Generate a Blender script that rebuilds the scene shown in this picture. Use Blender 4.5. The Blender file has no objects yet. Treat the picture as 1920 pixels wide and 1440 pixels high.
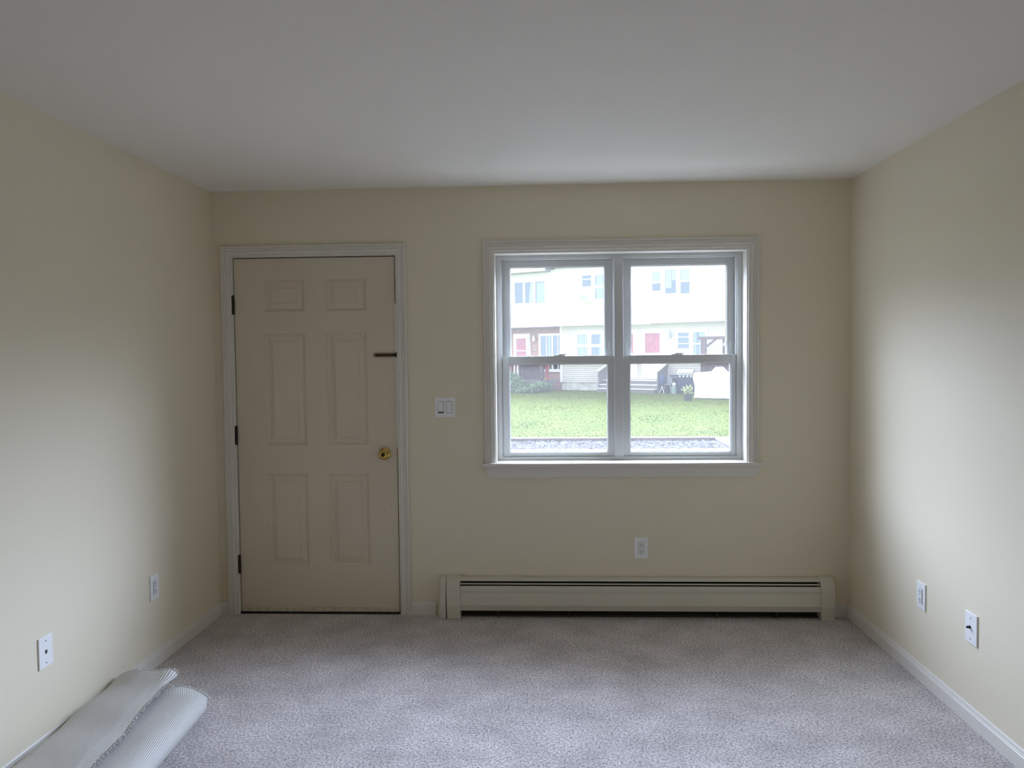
import bpy, bmesh, math, random
from mathutils import Vector, Matrix
random.seed(7)
SC = bpy.context.scene
PI = math.pi

# ------------------------------------------------------------------ camera
cam_d = bpy.data.cameras.new('camera'); cam = bpy.data.objects.new('camera', cam_d)
SC.collection.objects.link(cam); SC.camera = cam
cam_d.sensor_width = 36.0; cam_d.lens = 36.0 * 1463.27 / 1920.0
cam_d.clip_start = 0.05; cam_d.clip_end = 400
_p, _y, _r = -0.039762, -0.046502, -0.010654
_f = Vector((math.sin(_y)*math.cos(_p), math.cos(_y)*math.cos(_p), math.sin(_p)))
_rt = Vector((math.cos(_y), -math.sin(_y), 0)); _up = _rt.cross(_f)
_r2 = _rt*math.cos(_r) + _up*math.sin(_r); _u2 = -_rt*math.sin(_r) + _up*math.cos(_r)
cam.matrix_world = Matrix(((_r2.x, _u2.x, -_f.x, 1.9193), (_r2.y, _u2.y, -_f.y, -4.4141),
                           (_r2.z, _u2.z, -_f.z, 1.5015), (0, 0, 0, 1)))

# ------------------------------------------------------------------ world: overcast sky with a bright band low ahead of the house
SKY_BAND, SKY_REST = 61.0, 2.8
w = bpy.data.worlds.new('overcast_sky'); SC.world = w; w.use_nodes = True
nt = w.node_tree; nt.nodes.clear(); L = nt.links.new
tc = nt.nodes.new('ShaderNodeTexCoord'); sp = nt.nodes.new('ShaderNodeSeparateXYZ'); L(tc.outputs['Generated'], sp.inputs[0])
def ramp(src, a, b):
    n = nt.nodes.new('ShaderNodeMapRange'); n.interpolation_type = 'SMOOTHSTEP'
    n.inputs['From Min'].default_value = a; n.inputs['From Max'].default_value = b
    L(src, n.inputs['Value']); return n.outputs['Result']
def mul(a, b):
    n = nt.nodes.new('ShaderNodeMath'); n.operation = 'MULTIPLY'; L(a, n.inputs[0]); L(b, n.inputs[1]); return n.outputs[0]
band = mul(mul(ramp(sp.outputs['Z'], 0.05, 0.28), ramp(sp.outputs['Z'], 0.84, 0.60)), ramp(sp.outputs['Y'], 0.12, 0.52))
band = mul(band, ramp(sp.outputs['X'], -1.7, 0.55))
mix = nt.nodes.new('ShaderNodeMix'); mix.data_type = 'RGBA'; L(band, mix.inputs['Factor'])
mix.inputs['A'].default_value = (0.92*SKY_REST, 0.98*SKY_REST, 1.06*SKY_REST, 1)
mix.inputs['B'].default_value = (0.79*SKY_BAND, 0.95*SKY_BAND, 1.29*SKY_BAND, 1)
bg = nt.nodes.new('ShaderNodeBackground'); wo = nt.nodes.new('ShaderNodeOutputWorld')
L(mix.outputs['Result'], bg.inputs['Color']); L(bg.outputs[0], wo.inputs[0])
# sampling portal in the window opening (gives no light of its own)
pd = bpy.data.lights.new('window_portal', 'AREA'); pd.shape = 'RECTANGLE'; pd.size = 1.40; pd.size_y = 1.17
pd.cycles.is_portal = True
po = bpy.data.objects.new('window_portal', pd); SC.collection.objects.link(po)
po.location = (2.325, 0.20, 1.47); po.rotation_euler = (-PI/2, 0, 0)

SC.view_settings.view_transform = 'Standard'; SC.view_settings.look = 'None'
SC.view_settings.gamma = 1.0; SC.view_settings.use_curve_mapping = False
SC.view_settings.exposure = 0.0
SC.cycles.max_bounces = 16; SC.cycles.diffuse_bounces = 10; SC.cycles.transparent_max_bounces = 16
SC.cycles.sample_clamp_indirect = 6.0

# ------------------------------------------------------------------ materials
def new_mat(name):
    m = bpy.data.materials.new(name); m.use_nodes = True
    return m, m.node_tree, m.node_tree.nodes['Principled BSDF']

def N(t, kind, **kw):
    n = t.nodes.new(kind)
    for k, v in kw.items():
        if k in n.inputs.keys(): n.inputs[k].default_value = v
        else: setattr(n, k, v)
    return n

def simple(name, col, rough=0.5, metal=0.0, bump=0.0, bscale=200.0, var=0.0, vscale=6.0, coord='Object', spec=0.5):
    m, t, b = new_mat(name)
    b.inputs['Base Color'].default_value = (*col, 1); b.inputs['Roughness'].default_value = rough
    b.inputs['Metallic'].default_value = metal; b.inputs['Specular IOR Level'].default_value = spec
    c = t.nodes.new('ShaderNodeTexCoord')
    if var:
        n = N(t, 'ShaderNodeTexNoise', Scale=vscale, Detail=4.0)
        t.links.new(c.outputs[coord], n.inputs['Vector'])
        r = N(t, 'ShaderNodeValToRGB')
        r.color_ramp.elements[0].position = 0.35; r.color_ramp.elements[1].position = 0.65
        r.color_ramp.elements[0].color = (*[x*(1-var) for x in col], 1)
        r.color_ramp.elements[1].color = (*[min(1, x*(1+var*0.6)) for x in col], 1)
        t.links.new(n.outputs['Fac'], r.inputs['Fac']); t.links.new(r.outputs['Color'], b.inputs['Base Color'])
    if bump:
        n = N(t, 'ShaderNodeTexNoise', Scale=bscale, Detail=3.0)
        t.links.new(c.outputs[coord], n.inputs['Vector'])
        bp = N(t, 'ShaderNodeBump', Strength=bump, Distance=0.002)
        t.links.new(n.outputs['Fac'], bp.inputs['Height']); t.links.new(bp.outputs['Normal'], b.inputs['Normal'])
    return m

WALLP = simple('cream_wall_paint', (0.765, 0.70, 0.545), 0.55, bump=0.14, bscale=160, spec=0.3)
CEILP = simple('white_ceiling_paint', (0.83, 0.805, 0.745), 0.8, bump=0.2, bscale=120, spec=0.2)
TRIMP = simple('white_trim_paint', (0.73, 0.70, 0.635), 0.38, bump=0.15, bscale=60)
VINYL = simple('white_vinyl', (0.62, 0.63, 0.62), 0.4)
PLATE = simple('white_plastic', (0.86, 0.86, 0.85), 0.3)
PLATE2 = simple('white_plastic_insert', (0.78, 0.78, 0.77), 0.3)
HEATP = simple('beige_enamel', (0.62, 0.585, 0.49), 0.35)
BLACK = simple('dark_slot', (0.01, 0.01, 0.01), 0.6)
BRONZE = simple('dark_bronze', (0.045, 0.028, 0.02), 0.45, metal=0.6)
BRASS = simple('polished_brass', (0.60, 0.43, 0.13), 0.14, metal=1.0)
STEEL = simple('brushed_steel', (0.6, 0.6, 0.6), 0.3, metal=1.0)
COPPER = simple('aged_copper', (0.25, 0.12, 0.07), 0.5, metal=0.8)
CREAMW = simple('cream_light_leak', (0.85, 0.82, 0.72), 0.5)

def door_paint():
    m, t, b = new_mat('almond_door_paint')
    b.inputs['Roughness'].default_value = 0.42; b.inputs['Specular IOR Level'].default_value = 0.35
    c = t.nodes.new('ShaderNodeTexCoord')
    n = N(t, 'ShaderNodeTexNoise', Scale=1.8, Detail=2.0); t.links.new(c.outputs['Object'], n.inputs['Vector'])
    r = N(t, 'ShaderNodeValToRGB')
    r.color_ramp.elements[0].position = 0.38; r.color_ramp.elements[0].color = (0.66, 0.57, 0.445, 1)
    r.color_ramp.elements[1].position = 0.62; r.color_ramp.elements[1].color = (0.665, 0.595, 0.465, 1)
    t.links.new(n.outputs['Fac'], r.inputs['Fac'])
    # scuffs by the knob side, in two small places
    last = r.outputs['Color']
    for (px, pz, rad) in ((0.985, 0.62, 0.035), (1.00, 0.515, 0.03)):
        d = N(t, 'ShaderNodeVectorMath', operation='DISTANCE'); d.inputs[1].default_value = (px, 0.008, pz)
        t.links.new(c.outputs['Object'], d.inputs[0])
        mk = N(t, 'ShaderNodeMapRange'); mk.inputs['From Min'].default_value = rad; mk.inputs['From Max'].default_value = rad*0.3
        t.links.new(d.outputs['Value'], mk.inputs['Value'])
        s = N(t, 'ShaderNodeTexNoise', Scale=70.0, Detail=3.0, Distortion=1.5); t.links.new(c.outputs['Object'], s.inputs['Vector'])
        th = N(t, 'ShaderNodeMapRange'); th.inputs['From Min'].default_value = 0.60; th.inputs['From Max'].default_value = 0.66
        t.links.new(s.outputs['Fac'], th.inputs['Value'])
        mu = N(t, 'ShaderNodeMath', operation='MULTIPLY'); t.links.new(mk.outputs['Result'], mu.inputs[0]); t.links.new(th.outputs['Result'], mu.inputs[1])
        mx = N(t, 'ShaderNodeMix', data_type='RGBA'); mx.inputs['B'].default_value = (0.30, 0.25, 0.2, 1)
        t.links.new(mu.outputs[0], mx.inputs['Factor']); t.links.new(last, mx.inputs['A']); last = mx.outputs['Result']
    t.links.new(last, b.inputs['Base Color'])
    return m
DOORP = door_paint()

def carpet_mat():
    m, t, b = new_mat('speckled_grey_carpet')
    b.inputs['Roughness'].default_value = 1.0; b.inputs['Specular IOR Level'].default_value = 0.05
    b.inputs['Sheen Weight'].default_value = 0.25; b.inputs['Sheen Roughness'].default_value = 0.6
    c = t.nodes.new('ShaderNodeTexCoord')
    n1 = N(t, 'ShaderNodeTexNoise', Scale=105.0, Detail=4.0, Roughness=0.8); t.links.new(c.outputs['Object'], n1.inputs['Vector'])
    r1 = N(t, 'ShaderNodeValToRGB')
    e = r1.color_ramp.elements
    e[0].position = 0.375; e[0].color = (0.16, 0.18, 0.17, 1)
    e[1].position = 0.625; e[1].color = (0.92, 0.81, 0.80, 1)
    k = e.new(0.50); k.color = (0.58, 0.53, 0.515, 1)
    t.links.new(n1.outputs['Fac'], r1.inputs['Fac'])
    n2 = N(t, 'ShaderNodeTexNoise', Scale=4.5, Detail=5.0, Roughness=0.6); t.links.new(c.outputs['Object'], n2.inputs['Vector'])
    r2 = N(t, 'ShaderNodeValToRGB')
    r2.color_ramp.elements[0].position = 0.36; r2.color_ramp.elements[0].color = (0.84, 0.83, 0.82, 1)
    r2.color_ramp.elements[1].position = 0.62; r2.color_ramp.elements[1].color = (1.08, 1.07, 1.06, 1)
    t.links.new(n2.outputs['Fac'], r2.inputs['Fac'])
    mu = N(t, 'ShaderNodeMix', data_type='RGBA', blend_type='MULTIPLY'); mu.inputs['Factor'].default_value = 1.0
    t.links.new(r1.outputs['Color'], mu.inputs['A']); t.links.new(r2.outputs['Color'], mu.inputs['B'])
    t.links.new(mu.outputs['Result'], b.inputs['Base Color'])
    bp = N(t, 'ShaderNodeBump', Strength=1.0, Distance=0.006)
    t.links.new(n1.outputs['Fac'], bp.inputs['Height'])
    bp2 = N(t, 'ShaderNodeBump', Strength=0.6, Distance=0.03)
    t.links.new(n2.outputs['Fac'], bp2.inputs['Height']); t.links.new(bp.outputs['Normal'], bp2.inputs['Normal'])
    t.links.new(bp2.outputs['Normal'], b.inputs['Normal'])
    return m
CARPET = carpet_mat()

def backing_mat():
    # woven backing with ribs that run along the strip (UV: u across in metres, v along in metres)
    m, t, b = new_mat('ribbed_woven_backing')
    b.inputs['Roughness'].default_value = 0.55; b.inputs['Specular IOR Level'].default_value = 0.35
    c = t.nodes.new('ShaderNodeTexCoord')
    n0 = N(t, 'ShaderNodeTexNoise', Scale=7.0, Detail=2.0); t.links.new(c.outputs['UV'], n0.inputs['Vector'])
    sx = N(t, 'ShaderNodeSeparateXYZ'); t.links.new(c.outputs['UV'], sx.inputs[0])
    sc = N(t, 'ShaderNodeMath', operation='MULTIPLY_ADD'); sc.inputs[1].default_value = 0.020; t.links.new(n0.outputs['Fac'], sc.inputs[0]); t.links.new(sx.outputs['X'], sc.inputs[2])
    f = N(t, 'ShaderNodeMath', operation='MULTIPLY'); f.inputs[1].default_value = 2*PI/0.0068; t.links.new(sc.outputs[0], f.inputs[0])
    s = N(t, 'ShaderNodeMath', operation='SINE'); t.links.new(f.outputs[0], s.inputs[0])
    f2 = N(t, 'ShaderNodeMath', operation='MULTIPLY'); f2.inputs[1].default_value = 2*PI/0.006; t.links.new(sx.outputs['Y'], f2.inputs[0])
    s2 = N(t, 'ShaderNodeMath', operation='SINE'); t.links.new(f2.outputs[0], s2.inputs[0])
    r = N(t, 'ShaderNodeMapRange'); r.inputs['From Min'].default_value = -1.0; r.inputs['From Max'].default_value = 0.25
    t.links.new(s.outputs[0], r.inputs['Value'])
    mx = N(t, 'ShaderNodeMix', data_type='RGBA'); mx.inputs['A'].default_value = (0.31, 0.305, 0.29, 1); mx.inputs['B'].default_value = (0.70, 0.685, 0.64, 1)
    t.links.new(r.outputs['Result'], mx.inputs['Factor'])
    n3 = N(t, 'ShaderNodeTexNoise', Scale=500.0, Detail=1.0); t.links.new(c.outputs['UV'], n3.inputs['Vector'])
    r3 = N(t, 'ShaderNodeMapRange'); r3.inputs['To Min'].default_value = 0.85; r3.inputs['To Max'].default_value = 1.15; t.links.new(n3.outputs['Fac'], r3.inputs['Value'])
    mm = N(t, 'ShaderNodeMix', data_type='RGBA', blend_type='MULTIPLY'); mm.inputs['Factor'].default_value = 1.0
    t.links.new(mx.outputs['Result'], mm.inputs['A']); t.links.new(r3.outputs['Result'], mm.inputs['B'])
    t.links.new(mm.outputs['Result'], b.inputs['Base Color'])
    ad = N(t, 'ShaderNodeMath', operation='MULTIPLY_ADD'); ad.inputs[1].default_value = 0.25; t.links.new(s2.outputs[0], ad.inputs[0]); t.links.new(s.outputs[0], ad.inputs[2])
    bp = N(t, 'ShaderNodeBump', Strength=0.5, Distance=0.0015); t.links.new(ad.outputs[0], bp.inputs['Height'])
    t.links.new(bp.outputs['Normal'], b.inputs['Normal'])
    return m
BACKING = backing_mat()
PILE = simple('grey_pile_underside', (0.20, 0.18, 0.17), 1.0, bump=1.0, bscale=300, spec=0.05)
YARN = simple('frayed_yarn', (0.66, 0.645, 0.60), 0.8)

def glass_mat(name, veil, gloss, tint=0.95, veilcol=(0.9, 0.97, 1.0), gcol=(1.0, 1.0, 1.0)):
    # window pane: mostly clear, with a pale veil put in to imitate flare, and a faint reflection
    m = bpy.data.materials.new(name); m.use_nodes = True; t = m.node_tree; t.nodes.clear()
    o = t.nodes.new('ShaderNodeOutputMaterial'); tr = N(t, 'ShaderNodeBsdfTransparent', Color=(tint, tint, tint, 1))
    tl = N(t, 'ShaderNodeBsdfTranslucent', Color=(*veilcol, 1)); gl = N(t, 'ShaderNodeBsdfGlossy', Roughness=0.02, Color=(*gcol, 1))
    m1 = N(t, 'ShaderNodeMixShader'); m1.inputs[0].default_value = veil
    m2 = N(t, 'ShaderNodeMixShader'); m2.inputs[0].default_value = gloss
    t.links.new(tr.outputs[0], m1.inputs[1]); t.links.new(tl.outputs[0], m1.inputs[2])
    t.links.new(m1.outputs[0], m2.inputs[1]); t.links.new(gl.outputs[0], m2.inputs[2]); t.links.new(m2.outputs[0], o.inputs[0])
    return m
PANE = glass_mat('flare_veiled_glass', 0.015, 0.02, veilcol=(1.0, 0.95, 0.87))
SCREEN = glass_mat('insect_screen_mesh', 0.002, 0.0, tint=0.86, veilcol=(0.7, 0.66, 0.72))
FARGLASS = glass_mat('far_window_glass', 0.015, 0.13, tint=0.8, veilcol=(0.7, 0.85, 1.0), gcol=(0.6, 0.82, 1.0))

STORMGLASS = glass_mat('storm_door_glass', 0.02, 0.05, tint=0.9, veilcol=(0.8, 0.9, 1.0), gcol=(0.8, 0.9, 1.0))

def brick_mat():
    m, t, b = new_mat('red_brick'); b.inputs['Roughness'].default_value = 0.85
    c = t.nodes.new('ShaderNodeTexCoord'); mp = N(t, 'ShaderNodeMapping'); mp.inputs['Rotation'].default_value = (PI/2, 0, 0)
    t.links.new(c.outputs['Object'], mp.inputs[0])
    k = N(t, 'ShaderNodeTexBrick', Scale=1.0)
    k.inputs['Color1'].default_value = (0.42, 0.20, 0.17, 1); k.inputs['Color2'].default_value = (0.33, 0.15, 0.13, 1); k.inputs['Mortar'].default_value = (0.45, 0.38, 0.34, 1)
    k.inputs['Mortar Size'].default_value = 0.009; k.inputs['Brick Width'].default_value = 0.21; k.inputs['Row Height'].default_value = 0.072
    t.links.new(mp.outputs[0], k.inputs['Vector']); t.links.new(k.outputs['Color'], b.inputs['Base Color'])
    return m
BRICK = brick_mat()
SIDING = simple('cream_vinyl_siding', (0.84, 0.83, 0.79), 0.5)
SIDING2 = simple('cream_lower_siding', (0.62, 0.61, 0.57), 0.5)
SIDE_EDGE = simple('white_exterior_trim', (0.88, 0.88, 0.87), 0.45)
FOUND = simple('pale_concrete', (0.60, 0.62, 0.60), 0.9, var=0.25, vscale=4)
ROOFM = simple('grey_shingles', (0.28, 0.28, 0.29), 0.9, var=0.3, vscale=20)
REDDOOR = simple('red_door_paint', (0.62, 0.07, 0.14), 0.45, var=0.25, vscale=8)
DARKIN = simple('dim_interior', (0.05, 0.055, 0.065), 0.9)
CURTAIN = simple('pale_blue_curtain', (0.60, 0.70, 0.74), 0.9)
WHITEC = simple('white_curtain', (0.75, 0.76, 0.76), 0.9)
WOOD_D = simple('weathered_brown_timber', (0.125, 0.09, 0.10), 0.8, var=0.3, vscale=12)
WOOD_G = simple('weathered_grey_timber', (0.22, 0.21, 0.22), 0.8, var=0.25, vscale=10)
WOOD_R = simple('red_brown_deck_stain', (0.22, 0.075, 0.06), 0.8, var=0.25, vscale=10)
WOOD_W = simple('pale_worn_timber', (0.72, 0.71, 0.69), 0.7)
PICKETM = simple('white_picket_paint', (0.84, 0.86, 0.86), 0.5)
CURBM = simple('pinkish_concrete', (0.20, 0.17, 0.165), 0.9, var=0.12, vscale=3)
GRAVEL = simple('dark_wood_mulch', (0.028, 0.021, 0.018), 0.95, bump=1.0, bscale=30, var=0.6, vscale=26)
NAVY = simple('navy_enamel', (0.03, 0.045, 0.10), 0.4)
LIDM = simple('pale_steel_lid', (0.72, 0.74, 0.76), 0.3)
TARP = simple('white_tarpaulin', (0.86, 0.87, 0.88), 0.6)
TEAL = simple('grey_green_tank_paint', (0.25, 0.36, 0.36), 0.5)
BLUEF = simple('blue_fabric', (0.07, 0.10, 0.22), 0.9)
GREYP = simple('grey_plastic', (0.34, 0.38, 0.40), 0.5)
POTM = simple('dark_grey_pot', (0.05, 0.06, 0.06), 0.6)
PETAL = simple('yellow_and_white_petals', (0.75, 0.72, 0.35), 0.7)
YELLOW = simple('yellow_plastic', (0.7, 0.5, 0.08), 0.5)

def grass_ground():
    m, t, b = new_mat('lawn_turf'); b.inputs['Roughness'].default_value = 1.0; b.inputs['Specular IOR Level'].default_value = 0.05
    c = t.nodes.new('ShaderNodeTexCoord')
    n = N(t, 'ShaderNodeTexNoise', Scale=1.1, Detail=9.0, Roughness=0.7); t.links.new(c.outputs['Object'], n.inputs['Vector'])
    r = N(t, 'ShaderNodeValToRGB'); e = r.color_ramp.elements
    e[0].position = 0.33; e[0].color = (0.064, 0.092, 0.014, 1); e[1].position = 0.68; e[1].color = (0.115, 0.115, 0.032, 1)
    k = e.new(0.5); k.color = (0.090, 0.120, 0.012, 1)
    t.links.new(n.outputs['Fac'], r.inputs['Fac']); t.links.new(r.outputs['Color'], b.inputs['Base Color'])
    return m
TURF = grass_ground()
BLADE = simple('grass_blade', (0.105, 0.140, 0.020), 0.8, var=0.3, vscale=2.0, spec=0.1)
LEAF = simple('green_leaves', (0.19, 0.29, 0.17), 0.7, var=0.45, vscale=9.0, spec=0.2)
LEAFY = simple('light_green_leaves', (0.34, 0.40, 0.20), 0.7, var=0.3, vscale=9.0, spec=0.2)

# ------------------------------------------------------------------ mesh helpers
class MB:
    def __init__(s): s.bm = bmesh.new()
    def quad(s, *pts):
        return s.bm.faces.new([s.bm.verts.new(p) for p in pts])
    def box(s, x0, y0, z0, x1, y1, z1, bev=0.0):
        r = bmesh.ops.create_cube(s.bm, size=1.0); vs = r['verts']
        for v in vs:
            v.co = Vector((x0 if v.co.x < 0 else x1, y0 if v.co.y < 0 else y1, z0 if v.co.z < 0 else z1))
        if bev:
            es = list({e for v in vs for e in v.link_edges})
            bmesh.ops.bevel(s.bm, geom=es, offset=bev, segments=2, affect='EDGES', profile=0.6)
        return s
    def prism(s, pts, axis, a, b):
        """closed 2-D outline extruded along an axis; pts are the other two coordinates in xyz order"""
        def P(u, v, w): return {'x': (w, u, v), 'y': (u, w, v), 'z': (u, v, w)}[axis]
        A = [s.bm.verts.new(P(u, v, a)) for u, v in pts]; B = [s.bm.verts.new(P(u, v, b)) for u, v in pts]
        n = len(pts)
        for i in range(n): s.bm.faces.new((A[i], A[(i+1) % n], B[(i+1) % n], B[i]))
        s.bm.faces.new(A[::-1]); s.bm.faces.new(B)
        return s
    def loops(s, rings, close=True, cap0=True, cap1=True):
        R = [[s.bm.verts.new(p) for p in r] for r in rings]; n = len(rings[0])
        for a, b in zip(R, R[1:]):
            for i in range(n if close else n-1): s.bm.faces.new((a[i], a[(i+1) % n], b[(i+1) % n], b[i]))
        if close and cap0: s.bm.faces.new(R[0][::-1])
        if close and cap1: s.bm.faces.new(R[-1])
        return s
    def lathe(s, prof, c, d, seg=32):
        """profile (radius, height) turned about direction d from point c"""
        d = Vector(d).normalized(); a = d.orthogonal().normalized(); b = d.cross(a); c = Vector(c)
        rings = [[c + d*h + (a*math.cos(2*PI*i/seg) + b*math.sin(2*PI*i/seg))*max(r, 1e-5) for i in range(seg)] for r, h in prof]
        return s.loops(rings)
    def tube(s, pts, r, seg=10):
        pts = [Vector(p) for p in pts]; rings = []
        for i, p in enumerate(pts):
            d = (pts[min(i+1, len(pts)-1)] - pts[max(i-1, 0)]).normalized()
            a = d.cross(Vector((0.13, 0.31, 0.94))).normalized(); b = d.cross(a)
            rr = r[i] if isinstance(r, (list, tuple)) else r
            rings.append([p + (a*math.cos(2*PI*k/seg) + b*math.sin(2*PI*k/seg))*rr for k in range(seg)])
        return s.loops(rings)
    def build(s, name, mat, parent=None, smooth=False, loc=None, rz=0.0):
        bmesh.ops.recalc_face_normals(s.bm, faces=s.bm.faces)
        me = bpy.data.meshes.new(name); s.bm.to_mesh(me); s.bm.free()
        mats = mat if isinstance(mat, (list, tuple)) else [mat]
        for m_ in mats: me.materials.append(m_)
        o = bpy.data.objects.new(name, me); SC.collection.objects.link(o)
        if smooth:
            for p in me.polygons: p.use_smooth = True
            if smooth != 'all':
                me.set_sharp_from_angle(angle=math.radians(38))
        if parent: o.parent = parent
        if loc: o.location = loc
        if rz: o.rotation_euler[2] = rz
        return o

def tag(o, label, cat=None, kind=None, group=None):
    o['label'] = label
    if cat: o['category'] = cat
    if kind: o['kind'] = kind
    if group: o['group'] = group
    return o

def empty(name, loc, label, cat, kind=None, group=None, rz=0.0):
    o = bpy.data.objects.new(name, None); SC.collection.objects.link(o)
    o.location = loc; o.rotation_euler[2] = rz; o.empty_display_size = 0.1
    return tag(o, label, cat, kind, group)

def rel(loc):
    """shifts world-space building coordinates to an empty's own space"""
    return (-loc[0], -loc[1], -loc[2])

# ------------------------------------------------------------------ room shell
W, H, REAR, TH = 3.595, 2.44, -10.0, 0.16
JL, JR, JB, JT = 1.622, 3.027, 0.862, 2.062            # window opening
DL, DR, DT = 0.104, 1.071, 2.076                       # rough door opening
m = MB()
for a in ((-0.12, 0, -0.12, DL, TH, H+0.1), (DL, 0, DT, DR, TH, H+0.1), (DR, 0, -0.12, JL-0.012, TH, H+0.1),
          (JL-0.012, 0, -0.12, JR+0.012, TH, JB-0.006), (JL-0.012, 0, JT+0.012, JR+0.012, TH, H+0.1), (JR+0.012, 0, -0.12, W+0.12, TH, H+0.1)):
    m.box(*a)
bmesh.ops.remove_doubles(m.bm, verts=m.bm.verts, dist=1e-5)
tag(m.build('wall_back', WALLP), 'cream painted end wall holding the entry door and the double window', 'wall', 'structure')
tag(MB().box(-0.12, REAR, -0.12, 0, 0.0, H+0.1).build('wall_left', WALLP), 'cream side wall on the left above the rolled carpet', 'wall', 'structure')
tag(MB().box(W, REAR, -0.12, W+0.12, 0.0, H+0.1).build('wall_right', WALLP), 'cream side wall on the right lit by window light', 'wall', 'structure')
tag(MB().box(-0.12, REAR-0.12, -0.12, W+0.12, REAR, H+0.1).build('wall_rear', WALLP), 'cream wall behind the viewer', 'wall', 'structure')
tag(MB().box(-0.12, REAR, H, W+0.12, 0.0, H+0.12).build('ceiling', CEILP), 'plain white painted ceiling', 'ceiling', 'structure')
m = MB(); m.box(-0.0, REAR, -0.12, W, 0.0, 0.0)
tag(m.build('floor', CARPET), 'speckled grey mauve wall to wall carpet', 'floor', 'structure')

def baseboard(name, label, a, b, n):
    """moulded board from a to b (floor points on the wall); n points into the room"""
    a, b, n = Vector((*a, 0)), Vector((*b, 0)), Vector((*n, 0))
    prof = [(0, 0), (0.013, 0), (0.013, 0.052), (0.0105, 0.055), (0.0105, 0.058), (0.008, 0.062), (0.0065, 0.070), (0.004, 0.074), (0, 0.075)]
    m = MB(); m.loops([[p + n*t + Vector((0, 0, z)) for t, z in prof] for p in (a, b)])
    return tag(m.build(name, TRIMP), label, 'baseboard', 'structure')
baseboard('baseboard_left', 'white baseboard along the left wall behind the carpet roll', (0, REAR), (0, 0), (1, 0))
baseboard('baseboard_right', 'white baseboard along the right wall below the two plates', (W, REAR), (W, 0), (-1, 0))
baseboard('baseboard_back', 'tiny white baseboard stub between left corner and door casing', (0.013, 0), (0.050, 0), (0, -1))
baseboard('baseboard_back', 'short white baseboard piece between door casing and baseboard heater', (1.119, 0), (1.262, 0), (0, -1))
baseboard('baseboard_back', 'short white baseboard piece between heater and right corner', (3.500, 0), (W-0.013, 0), (0, -1))

# casing profile: (distance from inner edge, projection into room)
CAS = [(0.0, 0.0), (0.0, 0.009), (0.003, 0.011), (0.006, 0.009), (0.010, 0.0085), (0.012, 0.013), (0.018, 0.0150), (0.026, 0.0145), (0.029, 0.0105), (0.032, 0.0105), (0.035, 0.016),
       (0.040, 0.0165), (0.042, 0.0125), (0.045, 0.0125), (0.047, 0.0185), (0.053, 0.019), (0.057, 0.016), (0.057, 0.0)]
def casing(x0, x1, zb, zt):
    rings = []
    for (cx, cz, sx, sz) in ((x0, zb, -1, 0), (x0, zt, -1, 1), (x1, zt, 1, 1), (x1, zb, 1, 0)):
        rings.append([Vector((cx + sx*d, -h, cz + sz*d)) for d, h in CAS])
    return MB().loops(rings)

# ------------------------------------------------------------------ door
D0 = (0.585, 0.0, 0.0)
door = empty('door_1', D0, 'closed almond six panel entry door in white casing with brass knob', 'door', 'structure')
R0 = rel(D0)
casing(0.110, 1.061, 0.0, 2.070).build('door_casing', TRIMP, door, smooth=True, loc=R0)
m = MB()
m.box(DL, 0.0, 0.0, 0.117, 0.14, 2.062); m.box(1.056, 0.0, 0.0, DR, 0.14, 2.062); m.box(DL, 0.0, 2.062, DR, 0.14, DT)
m.build('door_jamb', TRIMP, door, loc=R0)
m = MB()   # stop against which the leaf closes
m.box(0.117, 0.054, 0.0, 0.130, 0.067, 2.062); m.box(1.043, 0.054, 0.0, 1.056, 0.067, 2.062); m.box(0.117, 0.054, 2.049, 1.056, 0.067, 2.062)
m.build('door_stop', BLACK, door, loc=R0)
# leaf: front face with six moulded panels
LX0, LX1, LZ0, LZ1, LY = 0.1225, 1.0500, 0.036, 2.0555, 0.008
cols = [(0.292, 0.528), (0.653, 0.885)]; rows = [(0.281, 0.818), (0.984, 1.626), (1.752, 1.932)]
xs = [LX0] + [v for c in cols for v in c] + [LX1]; zs = [LZ0] + [v for r in rows for v in r] + [LZ1]
m = MB()
for i in range(len(xs)-1):
    for j in range(len(zs)-1):
        x0, x1, z0, z1 = xs[i], xs[i+1], zs[j], zs[j+1]
        if i % 2 == 1 and j % 2 == 1:
            lo = [(0, 0), (0.002, 0.006), (0.008, 0.0065), (0.011, 0.0105), (0.018, 0.0115), (0.043, 0.0042), (0.0455, 0.0046), (0.048, 0.0005), (0.050, 0.0005)]
            rings = [[(x0+d, LY+h, z0+d), (x1-d, LY+h, z0+d), (x1-d, LY+h, z1-d), (x0+d, LY+h, z1-d)] for d, h in lo]
            m.loops(rings, cap0=False)
        else:
            m.quad((x0, LY, z0), (x1, LY, z0), (x1, LY, z1), (x0, LY, z1))
yb = LY + 0.044
m.quad((LX0, yb, LZ0), (LX1, yb, LZ0), (LX1, yb, LZ1), (LX0, yb, LZ1))
for (a, b) in (((LX0, LZ0), (LX1, LZ0)), ((LX1, LZ0), (LX1, LZ1)), ((LX1, LZ1), (LX0, LZ1)), ((LX0, LZ1), (LX0, LZ0))):
    m.quad((a[0], LY, a[1]), (b[0], LY, b[1]), (b[0], yb, b[1]), (a[0], yb, a[1]))
bmesh.ops.remove_doubles(m.bm, verts=m.bm.verts, dist=1e-5)
leaf = m.build('door_leaf', DOORP, door, loc=R0)
m = MB(); m.box(0.122, 0.004, 0.013, 1.051, 0.050, 0.035, bev=0.002)
m.build('door_sweep', simple('scuffed_cream_sweep', (0.60, 0.53, 0.42), 0.6, var=0.18, vscale=45), door, loc=R0)['label'] = 'worn cream strip along the foot of the door'
MB().box(0.117, 0.0, -0.004, 1.056, 0.155, 0.0125).build('threshold', BLACK, door, loc=R0)['label'] = 'dark threshold in shadow'
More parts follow.
